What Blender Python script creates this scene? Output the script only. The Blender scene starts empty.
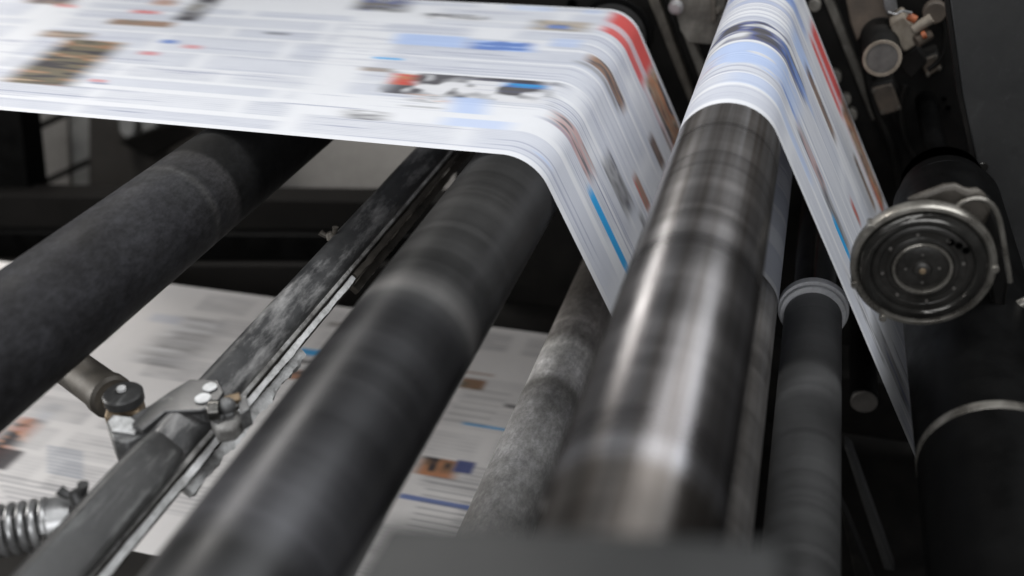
import bpy, bmesh, math, random
import numpy as np
from mathutils import Vector, Matrix
random.seed(7)
rng = np.random.default_rng(11)
PI = math.pi
sc = bpy.context.scene
col = sc.collection

# ------------------------------------------------------------------ camera frame
# world: X = travel of the upper web, Y = axis of every roller, Z = up, metres; camera at the origin
F = 1000.0
CX = Vector((0.96115249, -0.11781243, 0.24961195))     # world X seen from the camera
CY = Vector((0.27479466, 0.4934751, -0.8252092))
CZ = Vector((-0.02595738, 0.86174391, 0.50667905))

def ray(px, py):
    c = Vector((px - 512.0, 288.0 - py, -F))
    return Vector((CX.dot(c), CY.dot(c), CZ.dot(c)))
def onY(px, py, y):
    r = ray(px, py); return r * (y / r.y)
def onZ(px, py, z):
    r = ray(px, py); return r * (z / r.z)

# ------------------------------------------------------------------ materials
MATS = {}
def newmat(name):
    m = bpy.data.materials.new(name); m.use_nodes = True
    nt = m.node_tree; b = nt.nodes['Principled BSDF']
    MATS[name] = m
    return m, nt, b
def link(nt, a, b): nt.links.new(a, b)
def ramp(nt, fac, p0, c0, p1, c1):
    r = nt.nodes.new('ShaderNodeValToRGB')
    e = r.color_ramp.elements
    e[0].position = p0; e[0].color = (*c0, 1); e[1].position = p1; e[1].color = (*c1, 1)
    link(nt, fac, r.inputs['Fac']); return r
def noise(nt, vec, scale, detail=6, rough=0.6, stretch=None):
    n = nt.nodes.new('ShaderNodeTexNoise')
    n.inputs['Scale'].default_value = scale; n.inputs['Detail'].default_value = detail
    n.inputs['Roughness'].default_value = rough
    if stretch:
        mp = nt.nodes.new('ShaderNodeMapping'); mp.inputs['Scale'].default_value = stretch
        link(nt, vec, mp.inputs['Vector']); vec = mp.outputs[0]
    link(nt, vec, n.inputs['Vector']); return n
def mixc(nt, fac, a, b, mode='MIX'):
    m = nt.nodes.new('ShaderNodeMix'); m.data_type = 'RGBA'; m.blend_type = mode
    for sock, v in ((m.inputs['Factor'], fac), (m.inputs['A'], a), (m.inputs['B'], b)):
        if isinstance(v, bpy.types.NodeSocket): link(nt, v, sock)
        elif isinstance(v, (int, float)): sock.default_value = v
        else: sock.default_value = (*v, 1)
    return m.outputs['Result']

def grimy(name, base, base2=None, rough=0.5, metal=0.0, scale=30, dust=None, dust_col=(.55,.54,.52), dust_scale=18,
          dust_lo=.5, dust_hi=.7, bump=0.15, stretch=None, rough_var=.12, spec=.5, dstretch=None):
    """painted or bare metal / rubber with mottling, optional powder dust"""
    m, nt, b = newmat(name)
    tc = nt.nodes.new('ShaderNodeTexCoord').outputs['Object']
    n1 = noise(nt, tc, scale, 8, .65, stretch)
    base2 = base2 or tuple(c*1.7 for c in base)
    c = ramp(nt, n1.outputs['Fac'], .35, base, .7, base2).outputs['Color']
    n3 = noise(nt, tc, scale*9, 3, .7)
    c = mixc(nt, .35, c, ramp(nt, n3.outputs['Fac'], .3, (.55,.55,.55), .7, (1,1,1)).outputs['Color'], 'MULTIPLY')
    rr = nt.nodes.new('ShaderNodeMapRange')
    link(nt, n1.outputs['Fac'], rr.inputs['Value'])
    rr.inputs['From Min'].default_value=.3; rr.inputs['From Max'].default_value=.7
    rr.inputs['To Min'].default_value=max(.03,rough-rough_var); rr.inputs['To Max'].default_value=min(1,rough+rough_var)
    rough_out = rr.outputs[0]
    if dust:
        n2 = noise(nt, tc, dust_scale, 9, .72, dstretch)
        d = ramp(nt, n2.outputs['Fac'], dust_lo, (0,0,0), dust_hi, (1,1,1)).outputs['Color']
        mm = nt.nodes.new('ShaderNodeMath'); mm.operation='MULTIPLY'; mm.inputs[1].default_value = dust
        link(nt, d, mm.inputs[0])
        c = mixc(nt, mm.outputs[0], c, dust_col)
        mt = nt.nodes.new('ShaderNodeMath'); mt.operation='MULTIPLY_ADD'; mt.inputs[1].default_value=-metal; mt.inputs[2].default_value=metal
        link(nt, mm.outputs[0], mt.inputs[0]); link(nt, mt.outputs[0], b.inputs['Metallic'])
        ra = nt.nodes.new('ShaderNodeMath'); ra.operation='MAXIMUM'
        link(nt, rough_out, ra.inputs[0]); link(nt, mm.outputs[0], ra.inputs[1]); rough_out = ra.outputs[0]
    else:
        b.inputs['Metallic'].default_value = metal
    link(nt, c, b.inputs['Base Color']); link(nt, rough_out, b.inputs['Roughness'])
    b.inputs['Specular IOR Level'].default_value = spec
    if bump:
        bp = nt.nodes.new('ShaderNodeBump'); bp.inputs['Strength'].default_value=bump; bp.inputs['Distance'].default_value=.001
        link(nt, n3.outputs['Fac'], bp.inputs['Height']); link(nt, bp.outputs[0], b.inputs['Normal'])
    return m

def ringed(name, stops, rough=.35, metal=.6, band=.35, bscale=35, spec=.5, mottle=.3, rough_hi=None, speck=0, refl_streak=0):
    """turned roller: colour bands follow the position along the axis (object Y).  stops = [(y, colour)]"""
    m, nt, b = newmat(name)
    tc = nt.nodes.new('ShaderNodeTexCoord').outputs['Object']
    sx = nt.nodes.new('ShaderNodeSeparateXYZ'); link(nt, tc, sx.inputs[0])
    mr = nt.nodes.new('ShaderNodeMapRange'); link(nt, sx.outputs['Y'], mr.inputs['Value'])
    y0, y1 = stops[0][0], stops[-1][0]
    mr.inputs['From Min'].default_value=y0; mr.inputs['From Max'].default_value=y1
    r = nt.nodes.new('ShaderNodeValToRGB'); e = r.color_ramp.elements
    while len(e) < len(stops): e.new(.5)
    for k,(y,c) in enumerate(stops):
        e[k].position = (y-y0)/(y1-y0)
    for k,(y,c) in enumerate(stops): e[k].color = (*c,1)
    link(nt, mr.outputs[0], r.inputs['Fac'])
    n = nt.nodes.new('ShaderNodeTexNoise'); n.noise_dimensions='1D'
    n.inputs['Scale'].default_value=bscale; n.inputs['Detail'].default_value=5; n.inputs['Roughness'].default_value=.7
    link(nt, sx.outputs['Y'], n.inputs['W'])
    bands = ramp(nt, n.outputs['Fac'], .35, (.55,.55,.55), .68, (1.5,1.5,1.5)).outputs['Color']
    c = mixc(nt, band, r.outputs['Color'], bands, 'MULTIPLY')
    n2 = noise(nt, tc, 14, 7, .7, (1,.4,1))
    mot = ramp(nt, n2.outputs['Fac'], .35, (.6,.58,.56), .7, (1.45,1.45,1.45)).outputs['Color']
    c = mixc(nt, mottle, c, mot, 'MULTIPLY')
    link(nt, c, b.inputs['Base Color'])
    if refl_streak:  # reflections painted into the roller colour as lengthwise streaks
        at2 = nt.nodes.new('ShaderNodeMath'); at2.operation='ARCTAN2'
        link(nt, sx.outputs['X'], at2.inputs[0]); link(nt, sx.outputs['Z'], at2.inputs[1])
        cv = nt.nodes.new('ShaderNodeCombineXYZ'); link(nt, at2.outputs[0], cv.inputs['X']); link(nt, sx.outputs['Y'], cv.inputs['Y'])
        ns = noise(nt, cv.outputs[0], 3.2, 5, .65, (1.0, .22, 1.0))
        c = mixc(nt, refl_streak, c, ramp(nt, ns.outputs['Fac'], .36, (.42,.36,.31), .64, (1.5,1.52,1.6)).outputs['Color'], 'MULTIPLY')
    if speck:
        n3 = noise(nt, tc, 160, 5, .8, (1,.5,1)); n4 = noise(nt, tc, 45, 5, .6)
        c = mixc(nt, speck, c, ramp(nt, n3.outputs['Fac'], .38, (.55,.55,.55), .68, (1.7,1.7,1.7)).outputs['Color'], 'MULTIPLY')
        c = mixc(nt, speck*.6, c, ramp(nt, n4.outputs['Fac'], .4, (.7,.7,.7), .7, (1.6,1.6,1.7)).outputs['Color'], 'MULTIPLY')
    link(nt, c, b.inputs['Base Color'])
    b.inputs['Metallic'].default_value=metal; b.inputs['Specular IOR Level'].default_value=spec
    rr = nt.nodes.new('ShaderNodeMapRange'); link(nt, n.outputs['Fac'], rr.inputs['Value'])
    rr.inputs['From Min'].default_value=.3; rr.inputs['From Max'].default_value=.7
    rr.inputs['To Min'].default_value=rough; rr.inputs['To Max'].default_value=rough_hi or rough+.12
    link(nt, rr.outputs[0], b.inputs['Roughness'])
    return m

M = {}
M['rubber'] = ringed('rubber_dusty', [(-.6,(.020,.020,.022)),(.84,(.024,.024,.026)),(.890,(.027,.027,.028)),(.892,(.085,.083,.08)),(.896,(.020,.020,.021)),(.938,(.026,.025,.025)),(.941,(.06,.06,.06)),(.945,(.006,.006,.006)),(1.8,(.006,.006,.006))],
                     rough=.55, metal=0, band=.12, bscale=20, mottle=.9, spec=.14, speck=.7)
M['steelB'] = ringed('dark_turned_steel', [(-.2,(.02,.02,.021)),(.385,(.024,.024,.025)),(.41,(.055,.055,.06)),(.56,(.028,.028,.030)),(.675,(.028,.028,.030)),(.695,(.06,.06,.06)),(.705,(.115,.112,.11)),(.722,(.085,.083,.082)),(.735,(.038,.038,.038)),(.9,(.045,.044,.043)),(1.0,(.04,.04,.04)),(1.8,(.03,.03,.03))],
                     rough=.34, metal=.45, band=.6, bscale=11, mottle=.35)
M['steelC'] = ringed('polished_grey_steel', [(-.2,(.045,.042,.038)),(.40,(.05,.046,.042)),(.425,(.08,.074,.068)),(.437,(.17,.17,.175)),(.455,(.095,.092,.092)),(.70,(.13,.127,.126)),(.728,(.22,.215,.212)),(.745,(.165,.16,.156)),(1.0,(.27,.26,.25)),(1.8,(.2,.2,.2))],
                     rough=.24, metal=.85, band=.45, bscale=12, mottle=.3, rough_hi=.36, refl_streak=.8)
M['steelD'] = ringed('grey_fabric_sleeve', [(-.2,(.024,.024,.024)),(.6,(.030,.030,.030)),(.615,(.05,.05,.05)),(.625,(.085,.085,.085)),(.64,(.034,.034,.034)),(.8,(.045,.045,.045)),(.95,(.10,.10,.10)),(1.2,(.22,.22,.22))], rough=.5, metal=.1, band=.4, bscale=26, mottle=.3)  # far end coloured lighter to make up for the shade there
M['steelH'] = ringed('pale_worn_steel', [(-.2,(.16,.155,.15)),(.9,(.26,.25,.24)),(1.8,(.3,.3,.3))], rough=.3, metal=.7, band=.4, bscale=15, mottle=.8, refl_streak=.5)
M['black'] = grimy('black_enamel', (.0015,.0015,.0015), (.003,.003,.003), rough=.5, scale=20, bump=.05, spec=.08)
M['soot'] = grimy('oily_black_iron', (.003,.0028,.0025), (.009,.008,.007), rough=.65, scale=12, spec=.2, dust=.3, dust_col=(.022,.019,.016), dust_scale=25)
M['beam'] = grimy('dark_painted_beam', (.006,.0056,.005), (.010,.009,.0085), rough=.7, scale=6, spec=.12)
M['panel'] = grimy('charcoal_painted_steel', (.018,.018,.018), (.030,.030,.029), rough=.62, scale=9, dust=.45, dust_col=(.07,.07,.07), dust_scale=60, dust_lo=.55, dust_hi=.8)
M['castgrey'] = grimy('dusty_cast_iron', (.08,.08,.08), (.18,.18,.18), rough=.5, metal=.3, scale=26, dust=.8, dust_col=(.45,.45,.44), dust_scale=22, dust_lo=.52, dust_hi=.7)
M['darkcast'] = grimy('dark_painted_casting', (.06,.06,.061), (.12,.12,.12), rough=.36, metal=.6, scale=30, dust=.6, dust_scale=30, dust_lo=.56, dust_hi=.75)
M['gpipe'] = grimy('grey_painted_pipe_with_powder', (.036,.036,.037), (.075,.075,.075), rough=.45, metal=.2, scale=24, dust=.85, dust_col=(.48,.47,.46), dust_scale=34, dust_lo=.48, dust_hi=.74, dstretch=(1,.22,1))
M['gpipe2'] = grimy('grey_painted_pipe', (.034,.034,.034), (.062,.061,.060), rough=.42, metal=.15, scale=18, dust=.6, dust_col=(.38,.38,.37), dust_scale=40, dust_lo=.53, dust_hi=.8, dstretch=(1,.15,1))
M['powder'] = grimy('white_powder_on_steel', (.28,.28,.27), (.72,.72,.71), rough=.8, scale=45, dust=.6, dust_col=(.85,.85,.85), dust_scale=30, dust_lo=.4, dust_hi=.6, bump=.6)
M['powder2'] = grimy('caked_paper_dust', (.09,.085,.08), (.42,.41,.39), rough=.9, scale=35, dust=.7, dust_col=(.6,.6,.6), dust_scale=40, bump=.9)
M['frod'] = ringed('powdered_steel_rod', [(.1,(.13,.127,.12)),(.80,(.17,.166,.16)),(.95,(.31,.305,.30)),(1.02,(.24,.235,.23)),(1.045,(.15,.145,.135)),(1.065,(.50,.49,.48)),(1.14,(.44,.43,.41)),(1.165,(.17,.16,.15)),(1.2,(.26,.245,.23)),(1.28,(.11,.10,.09)),(1.75,(.04,.036,.03))],
                   rough=.6, metal=.15, band=.25, bscale=30, mottle=.75, speck=.55)  # far end darkens to paint the shade under the sheet; pale bands are powder
M['zinc'] = grimy('zinc_plated', (.35,.35,.35), (.6,.6,.6), rough=.35, metal=.75, scale=30, dust=.3)
M['chrome'] = grimy('bright_steel_ring', (.55,.54,.52), (.75,.74,.72), rough=.28, metal=.8, scale=30)
M['whitering'] = grimy('white_plastic_ring', (.72,.72,.74), (.85,.85,.86), rough=.35, scale=20, bump=.05)
M['brass'] = grimy('tarnished_brass', (.16,.11,.065), (.34,.26,.17), rough=.5, metal=.5, scale=25)
M['rustplate'] = grimy('weathered_grey_brown_steel', (.07,.064,.055), (.18,.17,.15), rough=.6, metal=.3, scale=16, dust=.35, dust_col=(.3,.28,.25))
M['rail'] = grimy('worn_brown_grey_rail', (.055,.048,.040), (.14,.125,.105), rough=.55, metal=.3, scale=22)
M['rusty'] = grimy('rusty_brown_iron', (.05,.040,.031), (.125,.098,.074), rough=.7, scale=14)
M['tan'] = grimy('dirty_beige_casting', (.14,.115,.085), (.30,.26,.21), rough=.7, scale=28)
M['orange'] = grimy('faded_orange_cap', (.25,.06,.02), (.42,.13,.05), rough=.5, scale=30)
M['rim'] = grimy('oily_bare_steel', (.16,.148,.13), (.42,.40,.36), rough=.32, metal=.7, scale=30)
M['bezel'] = grimy('dark_glossy_metal', (.045,.043,.04), (.10,.097,.09), rough=.16, metal=.7, scale=24, rough_var=.07)
M['face'] = grimy('dark_greasy_steel', (.022,.021,.019), (.055,.052,.048), rough=.36, metal=.4, scale=26)
M['dull'] = grimy('dull_grey_disc', (.075,.07,.065), (.13,.12,.11), rough=.5, scale=40)
M['cream'] = grimy('cream_wall_panel', (.36,.345,.325), (.42,.40,.38), rough=.8, scale=4, bump=0)
M['pale'] = grimy('pale_grey_paint', (.30,.30,.29), (.42,.42,.41), rough=.7, scale=5, bump=0)
M['umber'] = grimy('umber_paint', (.06,.055,.05), (.09,.082,.075), rough=.7, scale=4, bump=0)
M['block'] = grimy('satin_grey_paint', (.017,.0176,.0178), (.021,.0216,.0218), rough=.5, scale=7)
M['floor'] = grimy('dark_concrete', (.012,.011,.010), (.025,.023,.021), rough=.7, scale=3)

# ------------------------------------------------------------------ object helpers
WL = {}
def thing(name, label, cat, loc=(0,0,0), group=None):
    o = bpy.data.objects.new(name, None); col.objects.link(o)
    o.location = loc; o.empty_display_size = .02
    o['label'] = label; o['category'] = cat
    if group: o['group'] = group
    WL[o.name] = Vector(loc)
    return o
def finish(bm, sharp=35):
    bmesh.ops.remove_doubles(bm, verts=bm.verts, dist=1e-6)
    bmesh.ops.recalc_face_normals(bm, faces=bm.faces)
    lim = math.radians(sharp)
    for f in bm.faces: f.smooth = True
    for e in bm.edges:
        e.smooth = not (len(e.link_faces) == 2 and e.calc_face_angle(0) > lim)
def part(name, bm, mat, parent=None, label=None, bevel=0, sharp=35):
    finish(bm, sharp)
    off = WL[parent.name] if parent else Vector((0,0,0))
    bmesh.ops.translate(bm, verts=bm.verts, vec=-off)
    me = bpy.data.meshes.new(name); bm.to_mesh(me); bm.free()
    o = bpy.data.objects.new(name, me); col.objects.link(o)
    me.materials.append(mat if isinstance(mat, bpy.types.Material) else M[mat])
    if parent: o.parent = parent
    WL[o.name] = off
    if label: o['label'] = label
    if bevel:
        b = o.modifiers.new('bevel','BEVEL'); b.width = bevel; b.segments = 2; b.limit_method='ANGLE'; b.angle_limit=math.radians(40)
    return o
def single(name, bm, mat, label, cat, loc, group=None, bevel=0, kind=None, sharp=35):
    """a thing that is one mesh"""
    finish(bm, sharp)
    bmesh.ops.translate(bm, verts=bm.verts, vec=-Vector(loc))
    me = bpy.data.meshes.new(name); bm.to_mesh(me); bm.free()
    o = bpy.data.objects.new(name, me); col.objects.link(o); o.location = loc
    me.materials.append(M[mat] if isinstance(mat,str) else mat)
    if kind: o['kind'] = kind
    if cat: o['label'] = label; o['category'] = cat
    if group: o['group'] = group
    WL[o.name] = Vector(loc)
    if bevel:
        b = o.modifiers.new('bevel','BEVEL'); b.width = bevel; b.segments = 2; b.limit_method='ANGLE'; b.angle_limit=math.radians(40)
    return o

def lathe(bm, origin, axis, prof, seg=96):
    """prof = [(distance along axis, radius)], open ends are capped"""
    origin = Vector(origin); a = Vector(axis).normalized()
    u = a.orthogonal().normalized(); v = a.cross(u)
    rings = []
    for (d, r) in prof:
        c = origin + a*d
        if r <= 1e-6: rings.append([bm.verts.new(c)])
        else: rings.append([bm.verts.new(c + (u*math.cos(2*PI*k/seg) + v*math.sin(2*PI*k/seg))*r) for k in range(seg)])
    for r0, r1 in zip(rings, rings[1:]):
        for k in range(seg):
            k2 = (k+1) % seg
            if len(r0) == 1 and len(r1) == 1: break
            if len(r0) == 1: bm.faces.new((r0[0], r1[k], r1[k2]))
            elif len(r1) == 1: bm.faces.new((r0[k], r0[k2], r1[0]))
            else: bm.faces.new((r0[k], r0[k2], r1[k2], r1[k]))
    for r in (rings[0], rings[-1]):
        if len(r) > 1: bm.faces.new(r)
    return bm
def cyl(a, b, r, seg=40, ch=.12, bm=None):
    a, b = Vector(a), Vector(b); L = (b-a).length; c = min(r*ch, L*.3)
    return lathe(bm or bmesh.new(), a, b-a, [(0,r-c),(c,r),(L-c,r),(L,r-c)], seg)
def prism(pts, vec, bm=None):
    bm = bm or bmesh.new(); vec = Vector(vec)
    a = [bm.verts.new(Vector(p)) for p in pts]; b = [bm.verts.new(Vector(p)+vec) for p in pts]
    bm.faces.new(a); bm.faces.new(b[::-1]); n = len(pts)
    for k in range(n): bm.faces.new((a[k], a[(k+1)%n], b[(k+1)%n], b[k]))
    return bm
def yplate(pix, y, th, bm=None):
    """plate standing across the roller axes: outline on the plane Y=y, thickness away from the camera"""
    return prism([onY(px,py,y) for px,py in pix], (0,th,0), bm)
def zplate(pix, z, th, bm=None):
    return prism([onZ(px,py,z) for px,py in pix], (0,0,-th), bm)
def box(c, s, rot=None, bm=None):
    bm = bm or bmesh.new(); c = Vector(c)
    R = rot if rot is not None else Matrix.Identity(3)
    vs = [bm.verts.new(c + R @ Vector((x*s[0]/2, y*s[1]/2, z*s[2]/2))) for x in (-1,1) for y in (-1,1) for z in (-1,1)]
    for f in ((0,1,3,2),(4,6,7,5),(0,4,5,1),(2,3,7,6),(0,2,6,4),(1,5,7,3)): bm.faces.new([vs[i] for i in f])
    return bm
def tube(pts, r, seg=14, bm=None, smooth_n=0):
    bm = bm or bmesh.new(); pts = [Vector(p) for p in pts]
    if smooth_n:                                   # Catmull-Rom
        q = [pts[0]] + pts + [pts[-1]]; out = []
        for i in range(1, len(q)-2):
            for k in range(smooth_n):
                t = k/smooth_n; a,b,c,d = q[i-1],q[i],q[i+1],q[i+2]
                out.append(.5*((2*b)+(c-a)*t+(2*a-5*b+4*c-d)*t*t+(3*b-a-3*c+d)*t**3))
        out.append(pts[-1]); pts = out
    rad = r if callable(r) else (lambda t: r)
    rings = []; up = None
    for i, p in enumerate(pts):
        d = (pts[min(i+1,len(pts)-1)] - pts[max(i-1,0)]).normalized()
        if up is None: up = d.orthogonal().normalized()
        up = (up - d*up.dot(d)).normalized(); s = d.cross(up); rr = rad(i/(len(pts)-1))
        rings.append([bm.verts.new(p + (up*math.cos(2*PI*k/seg)+s*math.sin(2*PI*k/seg))*rr) for k in range(seg)])
    for a, b in zip(rings, rings[1:]):
        for k in range(seg): bm.faces.new((a[k], a[(k+1)%seg], b[(k+1)%seg], b[k]))
    bm.faces.new(rings[0][::-1]); bm.faces.new(rings[-1])
    return bm
def polar(th, D):
    t = math.radians(th); return Vector((D*math.cos(t), 0, D*math.sin(t)))

# ------------------------------------------------------------------ roller layout (cross-section x, z, radius)
WEBZ = -.4405
Y0, Y1 = 1.0, 1.62                 # edges of the upper web
def circ(t0, t1, D): 
    tm = math.radians((t0+t1)/2); h = math.radians(abs(t1-t0)/2)
    return (D*math.cos(tm), D*math.sin(tm), D*math.sin(h))
cB = (-.3105, WEBZ-.0592, .0588)
cC = circ(-105.9, -91.1, .4205)
cA = circ(-147.3, -139.5, .842)
cD = circ(-88.4, -82.5, .70)
cE = circ(-76.6, -64.5, .655)
cF = circ(-110.9, -105.5, .86)
cH = (-.041, -.600, .050)
# web direction after B
d1 = Vector((.433, -.901)).normalized(); n1 = Vector((.901, .433)).normalized()
cJ = (0,0,0)
tB = Vector((cB[0], cB[1])) + n1*(cB[2]+.0005)
_j = tB + d1*.33 + n1*.034
cJ = (_j.x, _j.y, .034)

def roller(name, label, c, y0, y1, mat, group, rings=(), journal=.4, endcap=True, prof=None, jm='rim', yend=1.79):
    x, z, r = c
    t = thing(name, label, 'roller', (x, 0, z), group)
    bm = bmesh.new(); ch = r*.06
    pr = prof or [(y0, r-ch), (y0+ch, r), (y1-ch, r), (y1, r-ch)]
    n = []
    lathe(bm, (x,0,z), (0,1,0), pr, 128)
    part('sleeve', bm, mat, t)
    for s in ((y1, yend), (y0-.06, y0)):
        if s[1]-s[0] > .005:
            bm = cyl((x, s[0]+.0005, z), (x, s[1], z), r*journal, 48, .05); part('journal', bm, jm, t)
    for (a, b, rr, mm) in rings:
        bm = lathe(bmesh.new(), (x,0,z), (0,1,0), [(a, r*.8),(a, rr-.001),(a+.001, rr),(b-.001, rr),(b, rr-.001),(b, r*.8)], 128)
        part('end_ring', bm, mm, t)
    return t
G1 = 'rollers that guide the newspaper web'
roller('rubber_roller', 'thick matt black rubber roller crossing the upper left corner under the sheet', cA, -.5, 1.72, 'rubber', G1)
roller('steel_roller', 'wide dark grey roller where the sheet first bends down, left of the polished one', cB, -.1, 1.66, 'steelB', G1,
       rings=((1.668, 1.70, .066, 'black'),))
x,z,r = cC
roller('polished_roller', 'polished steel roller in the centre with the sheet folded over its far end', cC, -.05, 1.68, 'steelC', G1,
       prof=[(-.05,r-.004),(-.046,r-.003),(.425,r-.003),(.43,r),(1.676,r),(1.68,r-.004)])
x,z,r = cD
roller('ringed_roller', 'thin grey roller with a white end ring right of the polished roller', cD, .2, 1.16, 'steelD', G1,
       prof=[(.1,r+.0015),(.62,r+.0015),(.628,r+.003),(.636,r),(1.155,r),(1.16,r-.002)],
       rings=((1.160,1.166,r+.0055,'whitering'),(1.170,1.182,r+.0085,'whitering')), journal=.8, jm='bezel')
x,z,r = cE
roller('black_roller', 'glossy black roller with one narrow steel band at the right edge', cE, -.05, 1.36, 'black', G1,
       rings=((.794,.806,r+.0006,'rim'),(1.38,1.40,r*.86,'black'),(1.42,1.44,r*.5,'soot')), journal=.24, jm='black')
roller('dusty_rod', 'thin rod caked with pale powder between the two wide steel rollers', cF, .1, 1.75, 'frod', G1, journal=.6)
roller('lower_roller', 'pale worn roller half hidden beneath the polished roller', cH, .05, 1.70, 'steelH', G1)
roller('turning_roller', 'small dark roller deep below the polished roller inside the sheet loop', cJ, .85, 1.70, 'black', G1)

# ------------------------------------------------------------------ the printed web
def tangent(c1, s1, c2, s2):
    v = Vector((c2[0]-c1[0], c2[1]-c1[1])); L = v.length; k = s2*c2[2]-s1*c1[2]
    a = math.atan2(v.y, v.x) - math.acos(max(-1,min(1,k/L)))
    return Vector((math.cos(a), math.sin(a)))           # right-hand normal of the travel direction
e_ = .0006
chain = [((cB[0],cB[1],cB[2]+e_),1), ((cJ[0],cJ[1],cJ[2]+e_),-1), ((cH[0],cH[1],cH[2]+e_),-1), ((cC[0],cC[1],cC[2]+e_),1)]
dend = Vector((.458,-.889)).normalized()
rights = [Vector((0,-1))] + [tangent(chain[i][0],chain[i][1],chain[i+1][0],chain[i+1][1]) for i in range(3)] + [Vector((dend.y,-dend.x))]
prof = [(-2.7, cB[1]+cB[2]+e_)]
for i,(c,s) in enumerate(chain):
    cc = Vector((c[0],c[1]))
    p_in = cc - rights[i]*s*c[2]; p_out = cc - rights[i+1]*s*c[2]
    a0 = math.atan2(p_in.y-c[1], p_in.x-c[0]); a1 = math.atan2(p_out.y-c[1], p_out.x-c[0])
    if s > 0:
        while a1 > a0: a1 -= 2*PI
    else:
        while a1 < a0: a1 += 2*PI
    n = 40
    for k in range(n+1):
        a = a0+(a1-a0)*k/n; prof.append((c[0]+c[2]*math.cos(a), c[1]+c[2]*math.sin(a)))
pl = Vector(prof[-1]); pe = pl + dend*1.0; prof.append((pe.x,pe.y))
P = np.array(prof); seglen = np.r_[0, np.cumsum(np.hypot(*np.diff(P,axis=0).T))]
LT = seglen[-1]
def web_uv(px, py):
    """paper coordinates (arc length, width) of the first hit of a view ray with the web"""
    r = ray(px,py); best = None
    for i in range(len(P)-1):
        a = P[i]; d = P[i+1]-P[i]
        # t*(rx,rz) = a + s*d
        det = r.x*(-d[1]) + d[0]*r.z
        if abs(det) < 1e-12: continue
        t = (a[0]*(-d[1]) + d[0]*a[1])/det
        s = (r.x*a[1]-r.z*a[0])/det
        if t > 0 and -1e-6 <= s <= 1.000001:
            y = t*r.y
            if Y0-.03 <= y <= Y1+.03 and (best is None or t < best[0]): best = (t, seglen[i]+s*(seglen[i+1]-seglen[i]), y)
    return (best[1], best[2]) if best else None

def sstep(x): x = np.clip(x,0,1); return x*x*(3-2*x)
def box_mask(U, V, u0, u1, v0, v1, su, sv):
    return (sstep((U-u0)/su+.5)*sstep((u1-U)/su+.5)*sstep((V-v0)/sv+.5)*sstep((v1-V)/sv+.5))
def vnoise(U, V, su, sv, seed):
    g = np.random.default_rng(seed).random((64,64))
    x = U/su + 17.3; y = V/sv + 5.1
    xi = np.floor(x).astype(int); yi = np.floor(y).astype(int); fx = sstep(x-xi); fy = sstep(y-yi)
    a = g[xi%64, yi%64]; b = g[(xi+1)%64, yi%64]; c = g[xi%64,(yi+1)%64]; d = g[(xi+1)%64,(yi+1)%64]
    return (a*(1-fx)+b*fx)*(1-fy)+(c*(1-fx)+d*fx)*fy

SHEAR, U_BEND = -.22, seglen[1]-.02       # the pages lie slightly askew on the flat run
PAPER = np.array([.75,.758,.785])
def paint(u0, u1, v0, v1, cols, a=1.0, su=.03, sv=.004, seed=1, lu=.05, lv=.007, lines=None):
    """print one block; only the touched piece of the grid is worked on"""
    k = SHEAR if u1 < U_BEND else 0.0; ex = abs(k)*(v1-v0)/2
    i0, i1 = np.searchsorted(U[:,0], (u0-su-ex, u1+su+ex)); j0, j1 = np.searchsorted(V[0], (v0-sv, v1+sv))
    if i1-i0 < 2 or j1-j0 < 2: return
    u_, v_ = U[i0:i1,j0:j1], V[i0:i1,j0:j1]
    u_ = u_ - k*(v_-(v0+v1)/2)
    m = box_mask(u_, v_, u0, u1, v0, v1, su, sv)
    if lines:
        pitch, ph = lines
        m = m*(.25+.75*(.5+.5*np.sin(2*PI*v_/pitch+ph)))*(.35+.65*vnoise(u_, v_, .035, pitch*1.1, seed))
    c = halftone(u_, v_, cols, seed, lu, lv) if isinstance(cols, list) else cols
    ink(img[i0:i1,j0:j1], m, c, a)
def ink(img, mask, color, alpha=1.0):
    c = np.asarray(color, dtype=float)
    m = (mask*alpha)[...,None]
    img[:] = img*(1-m) + (c if c.ndim==3 else c[None,None,:])*m
def halftone(U, V, cols, seed, su=.05, sv=.006):
    """a printed photograph: blotches of its few colours"""
    n = .6*vnoise(U,V,su,sv,seed)+.4*vnoise(U,V,su*.4,sv*.5,seed+1)
    n = np.clip((n-.25)/.5,0,.999)*(len(cols)-1)
    i = n.astype(int); f = (n-i)[...,None]; cols = np.asarray(cols)
    return cols[i]*(1-f)+cols[np.minimum(i+1,len(cols)-1)]*f
def textblock(img, U, V, u0, u1, v0, v1, seed, dark=.35, pitch=.0052, tint=(.16,.17,.22), su=.03):
    paint(u0, u1, v0, v1, tint, dark, su, .003, seed, lines=(pitch, seed))

DK=(.05,.045,.05); OL=(.15,.13,.09); BR=(.30,.17,.10); OR=(.55,.25,.13); RD=(.62,.07,.06); BL=(.10,.20,.52); LB=(.40,.53,.82); CY_=(.02,.36,.74)
GR=(.35,.35,.36); PK=(.50,.30,.28); WH=(.7,.7,.72); TN=(.45,.36,.26); NV=(.08,.10,.25)

du, dv = .0042, .00135
i0 = 0
nu = int(LT/du)+1; nv = int((Y1-Y0)/dv)+1
us = np.unique(np.r_[np.linspace(0, LT, nu), seglen]); nu = len(us)
vs = np.linspace(Y0, Y1, nv)
U, V = np.meshgrid(us, vs, indexing='ij')
img = np.empty((nu,nv,3)); img[:] = PAPER
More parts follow.
